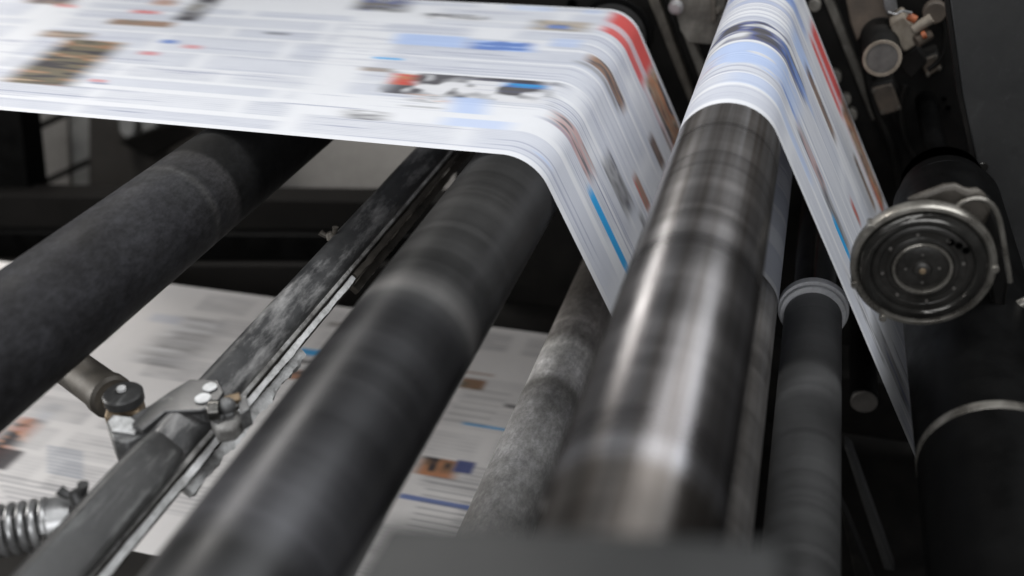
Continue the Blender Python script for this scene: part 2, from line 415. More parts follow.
# ordinary columns of text over the whole web
rt = random.Random(5)
PERIOD = .60
vcol = [1.012,1.085,1.16,1.235,1.31,1.385,1.46,1.535,1.61]
PERIOD = .56
u = web_uv(335,75)[0]; k = 0
while u > 0: u -= PERIOD
def vshift(v): return (SHEAR*(v-1.2)) if True else 0
while u < LT:
    v = Y0+.012
    while v < Y1-.02:
        h = rt.choice([.03,.045,.06,.075]); h = min(h, Y1-.008-v)
        uu = u+.035
        while uu < u+PERIOD-.04:
            ln = rt.choice([.14,.2,.3,.46]); e_u = min(uu+ln, u+PERIOD-.03); sh = vshift(v+h/2) if e_u < U_BEND-.1 else 0
            if rt.random() < .86:
                textblock(img, U, V, uu+sh, e_u+sh, v, v+h, k, dark=rt.choice([.28,.36,.46,.32]), pitch=rt.choice([.0048,.0065,.0058]), tint=(.17,.19,.27))
                paint(uu+sh, e_u+sh, v, v+h, (.50,.53,.62), rt.choice([.22,.34,.44]), .05, .003)
            for q in range(int(h/.012)):
                if rt.random() < .8:
                    a_ = uu+sh+rt.random()*.08; vv = v+rt.random()*h
                    paint(a_, a_+rt.choice([.05,.12,.2]), vv, vv+rt.choice([.0012,.002,.003]), NV, rt.choice([.25,.4,.55]), .05, .0018)
            uu += ln+.02; k += 1
        v += h+rt.choice([.006,.01,.014])
    u += PERIOD
def strip(p0, p1, w, cols, a=1.0, su=.03, seed=1, vs_=.004, lv=.007, lu=.05):
    """printed block between two points of the sheet, w metres wide across the sheet"""
    q0, q1 = web_uv(*p0), web_uv(*p1)
    if not q0 or not q1: print('web miss', p0, p1, q0, q1); return
    u0, u1 = sorted((q0[0], q1[0])); vc = (q0[1]+q1[1])/2
    paint(u0, u1, vc-w/2, vc+w/2, cols, a, su, vs_, seed, lu, lv)
def patch(pf, pb, cols, a=1.0, su=.04, seed=1, lv=.02, lu=.07):
    """photograph printed between its front-left and its back-right corner"""
    q0, q1 = web_uv(*pf), web_uv(*pb)
    if not q0 or not q1: print('web miss', pf, pb, q0, q1); return
    v0,v1 = sorted((q0[1],q1[1])); hv = (v1-v0)/2; u0 = q0[0]+SHEAR*hv; u1 = q1[0]-SHEAR*hv
    paint(u0,u1,v0,v1,cols,a,su,.005,seed,lu,lv)
# upper web, left
patch((2,82),(126,43),[DK,DK,OL,OL,BR,TN],1,.05,6,.011,.11)
strip((44,33),(88,37),.035,[OL,BR,TN],.85,.05,4)
strip((112,20),(170,26),.032,[BR,BR,OL],.9,.04,5)
strip((133,11),(158,13),.016,RD,.8,.04)
patch((172,20),(226,-4),[DK,DK,GR,OL],.92,.04,8,.03,.1)
patch((150,5),(180,1),[BR,OR],.7,.04,9)
patch((24,3),(80,-2),[DK,BR,DK],.85,.05,10)
strip((56,5),(76,7),.012,RD,.7,.03)
strip((160,42),(178,42),.018,BL,.85,.03); strip((184,46),(200,48),.016,RD,.55,.03); strip((140,53),(158,54),.016,RD,.6,.03)
strip((90,80),(106,82),.010,RD,.55,.02); strip((90,83),(108,84),.006,NV,.6,.02)
strip((266,32),(288,35),.012,[DK,GR],.6,.03)
strip((40,85),(140,92),.006,NV,.25,.06); strip((0,40),(24,42),.012,NV,.3,.05)
# upper web, right
patch((352,10),(412,0),[DK,GR,NV,OL],.9,.05,11,.02,.08)
strip((426,14),(484,20),.03,[DK,DK,WH,WH],.85,.04,12,lv=.007)
strip((534,23),(588,29),.055,[OL,TN,GR],.8,.04,13); strip((548,26),(568,28),.018,BL,.8,.02)
strip((396,38),(466,43),.055,LB,.8,.04,14); strip((470,44),(532,48),.045,[BL,BL,LB],.92,.04,15)
strip((552,42),(580,44),.04,LB,.5,.03); strip((510,6),(552,11),.03,LB,.4,.04); strip((584,11),(602,13),.025,LB,.35,.02)
strip((374,57),(402,60),.008,CY_,.8,.02)
strip((362,68),(392,71),.016,[BR,OL],.7,.03)
strip((390,82),(552,93),.085,[DK,DK,GR,WH,WH],.9,.05,16,lv=.03,lu=.04)
strip((392,78),(414,80),.045,[OR,RD,OR],.85,.03,17)
strip((465,79),(550,83),.012,DK,.85,.05); strip((505,84),(546,88),.016,[BL,CY_],.85,.03)
strip((412,97),(446,100),.030,[DK,GR,WH,OR],.7,.04,18,lv=.006); strip((452,104),(486,107),.055,LB,.7,.04)
strip((444,120),(508,127),.026,LB,.55,.04); strip((346,112),(384,118),.03,[DK,GR,WH],.7,.04,19,lv=.006)
strip((404,104),(440,110),.006,DK,.4,.03)
for q in range(7): strip((440+q*6,60+q*4),(600-q*9,70+q*5),.0045,NV,.22,.05)
for q in range(9): strip((340+q*3,20+q*7.5),(372,23+q*7.5),.0045,NV,.26,.05)
# bend and first drop
def band(v0, v1, pa, pb, cols, a=1, su=.02, seed=1, lu=.05, lv=.006):
    q0, q1 = web_uv(*pa), web_uv(*pb)
    if not q0 or not q1: print('band miss', pa, pb, q0, q1); return
    paint(q0[0],q1[0],v0,v1,cols,a,su,.003,seed,lu,lv)
def drop(second):
    # the page that hangs from the first bend comes again one turn of the plate cylinder later on the second drop
    if not second: s0, s1, s2, s3 = (610,18),(653,66),(650,78),(690,140)
    else: s0, s1, s2, s3 = (812,24),(842,98),(842,110),(882,192)
    band(1.552,1.608, s0, s1, RD, .95, .03); band(1.500,1.528, s0, s1, RD, .9, .03)
    for q in range(4): band(1.531+q*.0065,1.5335+q*.0065, s0, s1, RD, .7, .03)
    band(1.528,1.606, s1, s3, [BR,OR,DK,TN,BR,OR,DK], .95, .02, 31, .10, .016)
    band(1.505,1.525, s1, s3, [RD,WH,PK], .4, .04, 35, .05, .004)
drop(False); drop(True)
strip((588,58),(624,108),.036,[DK,BR,BR,DK],.92,.025,41,lv=.009); strip((578,60),(617,112),.012,[GR,DK],.7,.03,42)
strip((553,116),(592,176),.04,[DK,PK,PK,GR],.8,.03,43,lv=.008)
strip((543,113),(570,150),.008,NV,.3,.03)
strip((604,162),(632,206),.05,[DK,GR,DK],.9,.03,44,lv=.02)
strip((634,178),(650,208),.026,[RD,BR],.85,.02); strip((650,138),(664,166),.032,[BR,DK],.9,.02,45)
strip((661,128),(672,150),.012,[DK,BR],.8,.02)
strip((589,192),(628,268),.019,CY_,.97,.025)
strip((534,152),(552,168),.006,LB,.45,.02)
strip((640,215),(652,240),.02,[GR,DK,RD],.8,.02)
for q in range(14): strip((580+q*4.2,96-q*3.1),(618+q*4.2,176-q*3.1),.003,NV,.28,.03)
# over the polished roller
def arc(v0, v1, u0, u1, cols, a=1, su=.04, seed=1, lu=.04, lv=.006):
    paint(u0,u1,v0,v1,cols,a,su,.004,seed,lu,lv)
qa = web_uv(735,60); qt = web_uv(731,106)
uT = qt[0]                                        # crest of the polished roller
arc(1.065,1.10, uT-.01, uT+.07, LB, .38, .04)
arc(1.13,1.215, uT-.05, uT+.10, [LB,LB,LB,WH], .7, .05, 51, .05, .02)
arc(1.06,1.085, uT+.07, uT+.15, LB, .5, .03)
arc(1.225,1.31, uT-.10, uT+.10, [DK,NV,GR,WH,WH], .9, .05, 52, .05, .014)
arc(1.24,1.285, uT+.04, uT+.115, [NV,BL,DK], .8, .03, 53)
arc(1.14,1.18, uT-.08, uT-.03, [PK,WH,NV], .5, .03, 54, .04, .004)
for q in range(7): arc(1.325+q*.018,1.329+q*.018, uT-.09, uT+.06+q*.01, NV, .38, .04)
arc(1.46,1.505, uT-.05, uT+.05, BL, .85, .05); arc(1.40,1.415, uT-.04, uT+.09, BL,.35,.04)
arc(1.34,1.40, uT+.06, uT+.13, LB, .8, .04); arc(1.46,1.50, uT+.03, uT+.10, [LB,BL], .6, .04)
arc(1.53,1.60, uT-.06, uT+.03, [LB,GR,NV], .6, .04, 55)
# second drop
strip((806,72),(835,134),.034,[DK,BR,DK],.9,.03,61); strip((790,60),(812,110),.02,[LB,BL],.7,.04,62)
strip((798,132),(826,186),.034,[DK,PK,GR],.75,.03,63); strip((823,186),(850,254),.036,[GR,DK,GR],.8,.03,64)
strip((833,218),(850,258),.018,CY_,.97,.02); strip((851,203),(860,222),.024,[RD,BR],.85,.02)
strip((854,156),(875,208),.026,[BR,DK],.85,.02,65); strip((870,180),(884,212),.02,[OR,RD],.8,.02)
strip((780,84),(797,118),.012,[BL,LB],.7,.03)
strip((845,258),(885,370),.03,[GR,WH,DK,WH],.6,.04,66)
strip((872,308),(908,412),.05,[DK,GR,GR],.75,.05,67,lv=.03); strip((866,262),(880,300),.03,[BR,GR,DK],.7,.03,68)
strip((884,338),(912,420),.014,[NV,GR],.6,.04,69); strip((893,338),(915,400),.008,DK,.5,.04)
for q in range(12): strip((800+q*4,110-q*6),(836+q*3.4,200-q*4),.003,NV,.3,.03)
print('web verts', nu*nv)

def sheet_mesh(name, X, Y, Z, colors):
    nu_, nv_ = X.shape
    co = np.stack([X,Y,Z],-1).reshape(-1,3)
    idx = np.arange(nu_*nv_).reshape(nu_,nv_)
    f = np.stack([idx[:-1,:-1], idx[:-1,1:], idx[1:,1:], idx[1:,:-1]],-1).reshape(-1,4)
    me = bpy.data.meshes.new(name)
    me.vertices.add(len(co)); me.vertices.foreach_set('co', co.astype(np.float32).ravel())
    me.loops.add(f.size); me.loops.foreach_set('vertex_index', f.astype(np.int32).ravel())
    me.polygons.add(len(f)); me.polygons.foreach_set('loop_start', np.arange(0,f.size,4,dtype=np.int32))
    me.polygons.foreach_set('use_smooth', np.ones(len(f),dtype=bool))
    me.update(calc_edges=True)
    at = me.color_attributes.new('print','FLOAT_COLOR','POINT')
    rgba = np.c_[colors.reshape(-1,3), np.ones(len(co))]
    at.data.foreach_set('color', rgba.astype(np.float32).ravel())
    return me
def paper_mat():
    m, nt, b = newmat('printed_newsprint')
    at = nt.nodes.new('ShaderNodeAttribute'); at.attribute_name = 'print'
    tc = nt.nodes.new('ShaderNodeTexCoord').outputs['Object']
    n = noise(nt, tc, 60, 5, .6)
    c = mixc(nt, .12, at.outputs['Color'], ramp(nt, n.outputs['Fac'], .3, (.8,.8,.8), .7, (1,1,1)).outputs['Color'], 'MULTIPLY')
    link(nt, c, b.inputs['Base Color']); b.inputs['Roughness'].default_value = .55
    b.inputs['Specular IOR Level'].default_value = .35
    tr = nt.nodes.new('ShaderNodeBsdfTranslucent'); link(nt, c, tr.inputs['Color'])
    ms = nt.nodes.new('ShaderNodeMixShader'); ms.inputs[0].default_value = .085
    out = nt.nodes['Material Output']
    link(nt, b.outputs[0], ms.inputs[1]); link(nt, tr.outputs[0], ms.inputs[2]); link(nt, ms.outputs[0], out.inputs['Surface'])
    return m
PM = paper_mat()
Xw = np.interp(us, seglen, P[:,0]); Zw = np.interp(us, seglen, P[:,1])
dx = np.gradient(Xw, us); dz = np.gradient(Zw, us); ll = np.hypot(dx, dz); nx, nz = -dz/ll, dx/ll
ubC = web_uv(804,192)[0]
fade = np.maximum(sstep((seglen[1]-.06-us)/.25), sstep((us-ubC-.05)/.3))
rip = (.0022*(vnoise(U, V, .9, .09, 91)-.5)+.0009*(vnoise(U, V, .35, .035, 92)-.5))*fade[:,None]
me = sheet_mesh('newspaper_sheet', Xw[:,None]+nx[:,None]*rip, V, Zw[:,None]+nz[:,None]*rip, img)
me.materials.append(PM)
o = bpy.data.objects.new('newspaper_sheet', me); col.objects.link(o)
o['label'] = 'upper printed newspaper sheet running flat, then folding down over both steel rollers'; o['category'] = 'newspaper web'
# lower web
LZ = -1.095
us2 = np.arange(-2.4, -.35, .005); vs2 = np.arange(.895, 1.625, .0016)
U_BEND = -9
U, V = np.meshgrid(us2, vs2, indexing='ij'); img = np.empty(U.shape+(3,)); img[:] = np.array([.80,.775,.76])
rt = random.Random(9); k = 100
for a in np.arange(.90,1.60,.08):
    uu = -2.4+rt.random()*.1
    while uu < -.35:
        ln = rt.choice([.08,.12,.2])
        if rt.random() < .8: textblock(img, U, V, uu, uu+ln, a, a+.06+rt.random()*.012, k, dark=rt.choice([.3,.45,.55]), pitch=rt.choice([.008,.010]), su=.02, tint=(.13,.13,.15))
        uu += ln+.03; k += 1
def low(pf, pb, cols, a=1.0, su=.02, seed=1, lv=.012, lu=.07):
    q0, q1 = onZ(*pf, LZ), onZ(*pb, LZ)
    u0,u1 = sorted((q0.x,q1.x)); v0,v1 = sorted((q0.y,q1.y))
    paint(u0,u1,v0,v1,cols,a,su,.004,seed,lu,lv)
def lows(p0, p1, w, cols, a=1.0, su=.015, seed=1, lv=.012, lu=.07):
    q0, q1 = onZ(*p0, LZ), onZ(*p1, LZ); u0,u1 = sorted((q0.x,q1.x)); v=(q0.y+q1.y)/2
    paint(u0,u1,v-w/2,v+w/2,cols,a,su,.003,seed,lu,lv)
low((132,362),(228,322),[GR,DK,GR,WH,DK,GR],.62,.08,70,.012,.25)
lows((150,318),(182,320),.03,(.5,.53,.62),.5,.03)
low((-30,462),(44,420),[DK,DK,OR,PK,OR,DK],.95,.05,71,.012,.05); low((30,424),(62,404),[GR,(.4,.45,.55)],.5,.05,72)
lows((-20,455),(16,460),.05,DK,.9,.02)
lows((298,352),(345,356),.020,CY_,.9); lows((328,324),(352,326),.014,(.15,.12,.1),.6)
lows((278,372),(330,380),.030,[BR,DK,OR],.9,seed=73); lows((296,362),(335,365),.010,DK,.8)
lows((460,383),(485,385),.032,[DK,OL,BR],.95,seed=74); lows((462,425),(520,430),.006,CY_,.95)
lows((418,465),(457,470),.046,[DK,BR,OR,OR,BR,DK],.98,.03,75,.03,.03); lows((455,466),(474,468),.030,NV,.95,.01)
lows((396,501),(520,511),.011,(.08,.15,.42),.85); lows((504,406),(540,410),.012,DK,.7)
lows((430,341),(480,344),.03,(.4,.4,.4),.4); lows((455,372),(495,374),.006,BR,.7)
for q in range(6): lows((470-q*6,390+q*6),(512-q*5,394+q*6),.005,DK,.32)
for q in range(16): lows((430-q*3,478+q*6.2),(500-q*3,486+q*6.2),.0045,(.15,.15,.17),.42)
for q in range(9): lows((-10+q*3,478+q*5.4),(92,488+q*5.4),.0055,(.15,.15,.17),.4)
for q in range(8): lows((46,447+q*3.6),(84,452+q*3.6),.005,(.12,.18,.28),.5)
me = sheet_mesh('lower_newspaper_sheet', U-0, V, np.full_like(U, LZ), img); me.materials.append(PM)
o = bpy.data.objects.new('newspaper_sheet', me); col.objects.link(o)
o['label'] = 'lower printed newspaper sheet running level in the shade far below the rollers'; o['category'] = 'newspaper web'

# ------------------------------------------------------------------ rail with clamp on the left
TH, DG = -131.55, .80
et = Vector((-math.sin(math.radians(TH)),0,math.cos(math.radians(TH)))); es = -polar(TH,1)
gc = polar(TH, DG)
def gp(t, s): return gc + et*t + es*s
def extr(ts, y0, y1): return prism([gp(t,s)+Vector((0,y0,0)) for t,s in ts], (0,y1-y0,0))
rail = thing('support_rail', 'long grey powder dusted rail with a raised white strip, left of the wide dark roller', 'rail', tuple(gc))
def roundbar(t, s, r, y0, y1, f=1.0, n=40):
    return extr([(t+r*math.cos(a), s+r*f*math.sin(a)) for a in [2*PI*k/n for k in range(n)]], y0, y1)
def rrect(t0, t1, s0, s1, r, n=8):
    out = []
    for (cx, cy, a0) in ((t1-r, s1-r, 0), (t0+r, s1-r, 90), (t0+r, s0+r, 180), (t1-r, s0+r, 270)):
        out += [(cx+r*math.cos(math.radians(a0+90*k/n)), cy+r*math.sin(math.radians(a0+90*k/n))) for k in range(n+1)]
    return out
part('pipe', extr(rrect(-.0215,.0215,-.022,.0165,.0125), .600, 1.70), 'gpipe', rail)
def loft(sections):
    bm = bmesh.new(); prev = None
    for y, ts in sections:
        ring = [bm.verts.new(gp(t,s_)+Vector((0,y,0))) for t,s_ in ts]; n = len(ring)
        if prev:
            for q in range(n): bm.faces.new((prev[q],prev[(q+1)%n],ring[(q+1)%n],ring[q]))
        else: bm.faces.new(ring[::-1])
        prev = ring
    bm.faces.new(prev); return bm
def csec(k): return rrect(-.0235+.010*k, .0225-.010*k, -.018, .0245-.016*k, .0085)
part('pipe_cover', loft([(-.2,csec(0)),(.562,csec(0)),(.582,csec(.06)),(.598,csec(.2)),(.610,csec(.45)),(.618,csec(.75)),(.621,csec(1))]), 'gpipe2', rail, label='smooth grey round-ended length nearest the camera')
part('channel', extr([(.0205,-.014),(.038,-.014),(.038,-.010),(.0275,-.008),(.0262,.006),(.0218,.006)], -.2, 1.70), 'rail', rail, bevel=.001)
part('ridge', extr([(.0198,.0035),(.0258,.0062),(.0250,.0095),(.0205,.0105)], -.2, 1.70), 'powder2', rail, bevel=.0008)
from mathutils import noise as mno
def lumpy(t0, t1, s0, s1, y0, y1, n, jit, seed):
    """bar with ragged, dust-caked edges"""
    bm = bmesh.new(); prev = None
    for k in range(n+1):
        y = y0+(y1-y0)*k/n; cnt = [0]
        def j():
            cnt[0] += 1; q_ = Vector((y*38, cnt[0]*3.7, seed*9.1)); q2 = Vector((y*150, cnt[0]*5.3, seed*4.7))
            return (mno.noise(q_)+.6*mno.noise(q2))*jit
        ring = [bm.verts.new(gp(t,s)+Vector((0,y,0))) for t,s in ((t0+j(),s0),(t1+j(),s0+j()*.3),(t1+j(),s1+j()*.5),((t0+t1)/2+j()*.4,s1+jit*.4+j()*.4),(t0+j(),s1+j()*.5))]
        if prev:
            for q in range(5): bm.faces.new((prev[q],prev[(q+1)%5],ring[(q+1)%5],ring[q]))
        else: bm.faces.new(ring[::-1])
        prev = ring
    bm.faces.new(prev); return bm
part('white_strip', lumpy(.0285,.0355,-.007,.004,-.2,.985,400,.0011,3), 'powder', rail)
part('dust_ledge', lumpy(.037,.049,-.018,-.010,.60,.84,160,.0042,4), 'powder', rail)
part('back_strip', lumpy(.0285,.0365,-.007,.004,.99,1.7,240,.0014,3), 'rail', rail)

part('lower_flange', lumpy(.0385,.049,-.020,-.013,.99,1.7,240,.0016,8), 'rail', rail)

# clamp bracket
zt = -.575
cb = thing('clamp_bracket', 'angular cast clamp with two white spots gripping the dusty rail', 'clamp', tuple(onZ(180,410,zt)))
part('top_plate', zplate([(131,424),(150,405),(170,391),(190,379),(218,380),(224,392),(214,406),(200,410),(165,411),(142,430)], zt, .006), 'darkcast', cb, bevel=.0012)
part('body', zplate([(132,425),(151,406),(171,392),(190,380),(217,381),(223,392),(213,405),(203,412),(168,413),(144,431)], zt-.0065, .042), 'castgrey', cb, bevel=.0015)
part('side_lobe', zplate([(106,422),(112,414),(131,416),(150,404),(160,420),(142,436),(126,442),(113,440)], zt-.010, .040), 'castgrey', cb, bevel=.002)
part('lobe_top', zplate([(108,421),(114,415),(131,417),(140,424),(134,433),(112,430)], zt-.0065, .003), 'powder', cb, bevel=.001)
for (px,py,rr) in ((203,399,.0078),(210,388,.0070),(226,401,.0045)):
    c = onZ(px,py,zt+.0005); part('washer', cyl(c, c+Vector((0,0,.002)), rr, 32), 'powder', cb)
a = onZ(209,411,zt+.004); b = onZ(221,410,zt+.004)
part('screw', cyl(a, b, .010, 32), 'bezel', cb)
c = onZ(227,406,zt+.004)
bm = bmesh.new(); bmesh.ops.create_icosphere(bm, subdivisions=3, radius=.0085, matrix=Matrix.Translation(c)); part('ball_knob', bm, 'castgrey', cb)
c = onZ(233,400,zt+.004); part('clamp_bolt', cyl(c-Vector((.006,.004,0)), c+Vector((.006,.004,.001)), .0055, 6, .1), 'brass', cb)
for (px,py) in ((219,420),(229,417)):
    c = onZ(px,py,zt-.0055); part('hex_nut', cyl(c, c+Vector((0,0,.006)), .0060, 6, .1), 'castgrey', cb)
part('saddle', zplate([(209,417),(217,412),(238,408),(243,418),(234,428),(216,431)], zt-.006, .016), 'powder2', cb, bevel=.003)
part('rear_post', zplate([(238,398),(246,394),(250,408),(240,414)], zt+.004, .02), 'castgrey', cb, bevel=.001)
# pivot arm from under the rubber roller
arm = thing('pivot_arm', 'short round steel arm with capped pivot, between the black rubber roller and the clamp', 'arm', tuple(onZ(118,402,-.60)))
a = onZ(20,330,-.625); b = onZ(112,397,-.612)
d = (b-a).normalized()
part('barrel', lathe(bmesh.new(), a, d, [(0,.0215),((b-a).length-.012,.0215),((b-a).length-.011,.0235),((b-a).length,.0235),((b-a).length+.003,.020)], 64), 'rail', arm)
part('neck', cyl(b+d*.0035, b+d*.02, .013, 32), 'brass', arm)
c = onZ(125,410,-.60)
part('pivot_block', box(c+Vector((0,0,-.004)), (.034,.034,.024), Matrix.Rotation(.5,3,'Z')), 'brass', arm, bevel=.004)
c = onZ(124,398,-.585)
part('pivot_cap', lathe(bmesh.new(), c-Vector((0,0,.009)), (0,0,1), [(.005,.0190),(.014,.0195),(.016,.018),(.017,.006),(.0165,0)], 48), 'gpipe2', arm)
part('grease_nipple', cyl(c+Vector((0,0,.009)), c+Vector((0,0,.013)), .0045, 20), 'powder', arm)
part('foot', prism([onZ(112,408,-.60)+Vector((0,0,-.008)),onZ(145,404,-.60)+Vector((0,0,-.008)),onZ(136,424,-.60)+Vector((0,0,-.008)),onZ(114,424,-.60)+Vector((0,0,-.008))],(0,0,-.02)), 'powder', arm, bevel=.003)

# coil spring lower left
zs = -.63
a = onZ(-30,536,zs); b = onZ(50,523,zs)
spr = thing('coil_spring', 'bare steel coil spring with a sleeve, at the lower left behind the grey pipe', 'spring', tuple(b))
d = (b-a).normalized(); uu = Vector((0,0,1)); uu = (uu-d*uu.dot(d)).normalized(); vv = d.cross(uu)
Ls = (b-a).length; turns = 7.2; N = 320
part('coil', tube([a+d*(Ls*k/N)+(uu*math.cos(2*PI*turns*k/N)+vv*math.sin(2*PI*turns*k/N))*.0205 for k in range(N+1)], .0036, 12), 'zinc', spr)
part('core_rod', cyl(a-d*.02, b, .010, 32), 'castgrey', spr)
part('sleeve', lathe(bmesh.new(), b, d, [(0,.019),(.002,.0225),(.022,.0225),(.026,.019),(.03,.016),(.04,.016)], 48), 'zinc', spr)
# wing nuts
def wing_nut(c, nrm, label, sc_=1.0, mat='castgrey', base=None):
    t = thing('wing_nut', label, 'wing nut', tuple(c), 'wing nuts on the dusty rail')
    n_ = Vector(nrm).normalized(); s_ = n_.orthogonal().normalized() if base is None else Vector(base).normalized()
    part('hub', lathe(bmesh.new(), c, n_, [(0,.0075*sc_),(.006*sc_,.006*sc_),(.009*sc_,.004*sc_)], 24), mat, t)
    for q in (-1,1):
        p = c + s_*q*.004*sc_ + n_*.003*sc_; e = c + s_*q*.012*sc_ + n_*.013*sc_
        part('wing', tube([p, p*.5+e*.5+s_*q*.001, e], lambda t_: (.0026+.0018*t_)*sc_, 12, smooth_n=4), mat, t)
    return t
wing_nut(onZ(80,500,-.60), (-.35,0,.9), 'wing nut beside the coil spring at the lower left', 1.15, 'gpipe2', (.9,.1,.35))
wing_nut(onZ(332,238,-.585), (-.35,0,.9), 'small brown wing nut high up on the rail, close under the sheet', .95, 'rail', (.9,.1,.35))

# ------------------------------------------------------------------ blurred block nearest the camera
blk = prism([Vector(p)*.8 for p in ((-.152,.30,-.311),(.018,.30,-.282),(.020,.30,-.345),(-.150,.30,-.37))],(-.002,-.05,0))
single('steel_block', blk, 'block', 'blurred plain grey metal block at the bottom centre, nearest the camera', 'block', (-.04,.16,-.20), bevel=.003)

# ------------------------------------------------------------------ round housing at the right
hc = onY(922,266,.92)
hs = thing('round_housing', 'round greasy metal housing with a ringed face, screwed rim and arm at the right', 'housing', tuple(hc))
def hl(prof, mat, name, seg=128, label=None): return part(name, lathe(bmesh.new(), hc, (0,-1,0), prof, seg), mat, hs, label)
hl([(-.09,.030),(-.05,.046),(-.03,.057),(-.016,.061),(-.003,.061)], 'black', 'shell')
hl([(-.012,.057),(-.012,.0640),(-.009,.0662),(.001,.0662),(.0040,.0645),(.0045,.0612),(.002,.0590),(-.003,.0590)], 'rim', 'rim')
hl([(-.004,.0587),(.0005,.0587),(.0035,.0580),(.0070,.0555),(.0085,.0515),(.0088,.0485),(.007,.0465),(.004,.0458)], 'bezel', 'bezel')
hl([(.003,.0455),(.0045,.0455),(.0055,.0440),(.0055,.040),(.0045,.039),(.0045,.0335),(.0055,.0325),(.006,.029),(.005,.028),(.004,.028)], 'face', 'face_plate')
hl([(.004,.0275),(.0072,.0275),(.0082,.0265),(.0082,.0248),(.007,.0240),(.004,.0240)], 'rim', 'inner_ring')
hl([(.002,.0238),(.0042,.0238),(.0055,.020),(.0062,.014),(.0064,.009),(.0095,.0075),(.0108,.0050),(.0108,0)], 'face', 'hub')
hl([(.0109,.0032),(.0118,.0026),(.012,0)], 'brass', 'centre_pin', 32)
for k in range(8):
    a = 2*PI*(k+.35)/8; c = hc + Vector((math.cos(a)*.0365, -.0047, math.sin(a)*.0365))
    part('screw', cyl(c, c+Vector((0,-.0016,0)), .0018, 16), 'dull', hs)
for k in range(4):
    a = 2*PI*(k+.1)/4; c = hc + Vector((math.cos(a)*.0150, -.0049, math.sin(a)*.0150))
    part('pin', cyl(c, c+Vector((0,-.0016,0)), .0014, 14), 'dull', hs)
for k in (0,1,2):
    a = .62 + k*.19; c = hc + Vector((math.cos(a)*.0425*(1-.06*k), -.0060, math.sin(a)*.0425*(1-.06*k)))
    part('hole', lathe(bmesh.new(), c, (0,-1,0), [(0,.0034),(.0012,.0034),(.0012,.0024),(0,.0022)], 20), 'black', hs)
for a in (2.55, 4.28, 3.55, .1):
    c = hc + Vector((math.cos(a)*.0640, .004, math.sin(a)*.0675))
    part('lug', cyl(c+Vector((0,.006,0)), c+Vector((0,-.010,0)), .0036, 20), 'rim', hs)
part('arm', yplate([(905,202),(925,194),(944,187),(956,186),(968,192),(978,190),(986,197),(992,212),(982,232),(968,232),(955,218),(938,206)], .945, .012), 'rail', hs, bevel=.004)
part('arm_web', yplate([(975,205),(992,205),(1003,235),(1010,275),(1004,318),(994,318),(984,260),(972,235)], .98, .03), 'soot', hs, bevel=.004)
hz = single('air_hose', tube([onY(px,py,.93) for px,py in ((952,216),(958,206),(968,200),(980,199),(991,204),(998,216),(1002,232),(1005,250),(1008,268),(1010,282))], .0024, 14, smooth_n=6), 'rim',
            'thin pale curved pipe looping over the right side of the round housing', 'pipe', tuple(onY(975,205,.93)))
for (pa, pb, y, mt_, lb) in (((1004,312),(1040,296),1.0,'rim','upper bright bar poking in at the right edge below the round housing'), ((1003,334),(1040,322),1.0,'rail','lower dull bar poking in at the right edge below the round housing')):
    a, b = onY(*pa, y), onY(*pb, y)
    single('tie_bar', cyl(a, b, .006, 24), mt_, lb, 'bar', tuple(a), 'bars at the right edge')

# ------------------------------------------------------------------ side frame at the far ends of the rollers
YF = 1.80
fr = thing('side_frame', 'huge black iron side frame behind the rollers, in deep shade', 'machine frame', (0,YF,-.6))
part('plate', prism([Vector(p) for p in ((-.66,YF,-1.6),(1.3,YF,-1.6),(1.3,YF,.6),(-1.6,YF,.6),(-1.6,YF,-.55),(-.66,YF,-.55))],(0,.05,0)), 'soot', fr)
for (px,py,rr) in ((935,107,.006),(944,99,.004),(948,108,.0045),(921,118,.0035),(917,108,.003),(683,6,.008),(572,4,.008)):
    c = onY(px,py,YF-.001); part('hole', lathe(bmesh.new(), c, (0,-1,0), [(0,rr*1.25),(.002,rr*1.2),(.002,rr*.9),(0,rr*.8)], 24), 'black', fr)
rp = thing('cover_panel', 'large flat charcoal sheet steel panel filling the top right corner', 'panel', tuple(onY(985,100,1.45)))
part('sheet', yplate([(942,-60),(1200,-60),(1200,330),(1016,330),(1004,288),(985,200),(963,95)], 1.45, .012), 'panel', rp, bevel=.002)
part('flange', yplate([(937,-60),(941,-60),(962,95),(984,200),(1003,288),(1000,290),(981,202),(958,96)], 1.452, .03), 'soot', rp)
for (px,py,m_) in ((983,166,'bezel'),):
    c = onY(px,py,1.4495); part('rivet', cyl(c, c+Vector((0,-.004,0)), .0065, 20), m_, rp)
bd = thing('stud_end', 'small round grey stud end in the dark gap beside the black roller', 'stud', tuple(onY(864,401,1.42)))
c = onY(864,401,1.42)
part('shank', cyl(c, c+Vector((0,.38,0)), .0225, 40), 'black', bd)
part('face', cyl(c+Vector((0,-.004,0)), c+Vector((0,-.0005,0)), .021, 40), 'dull', bd)

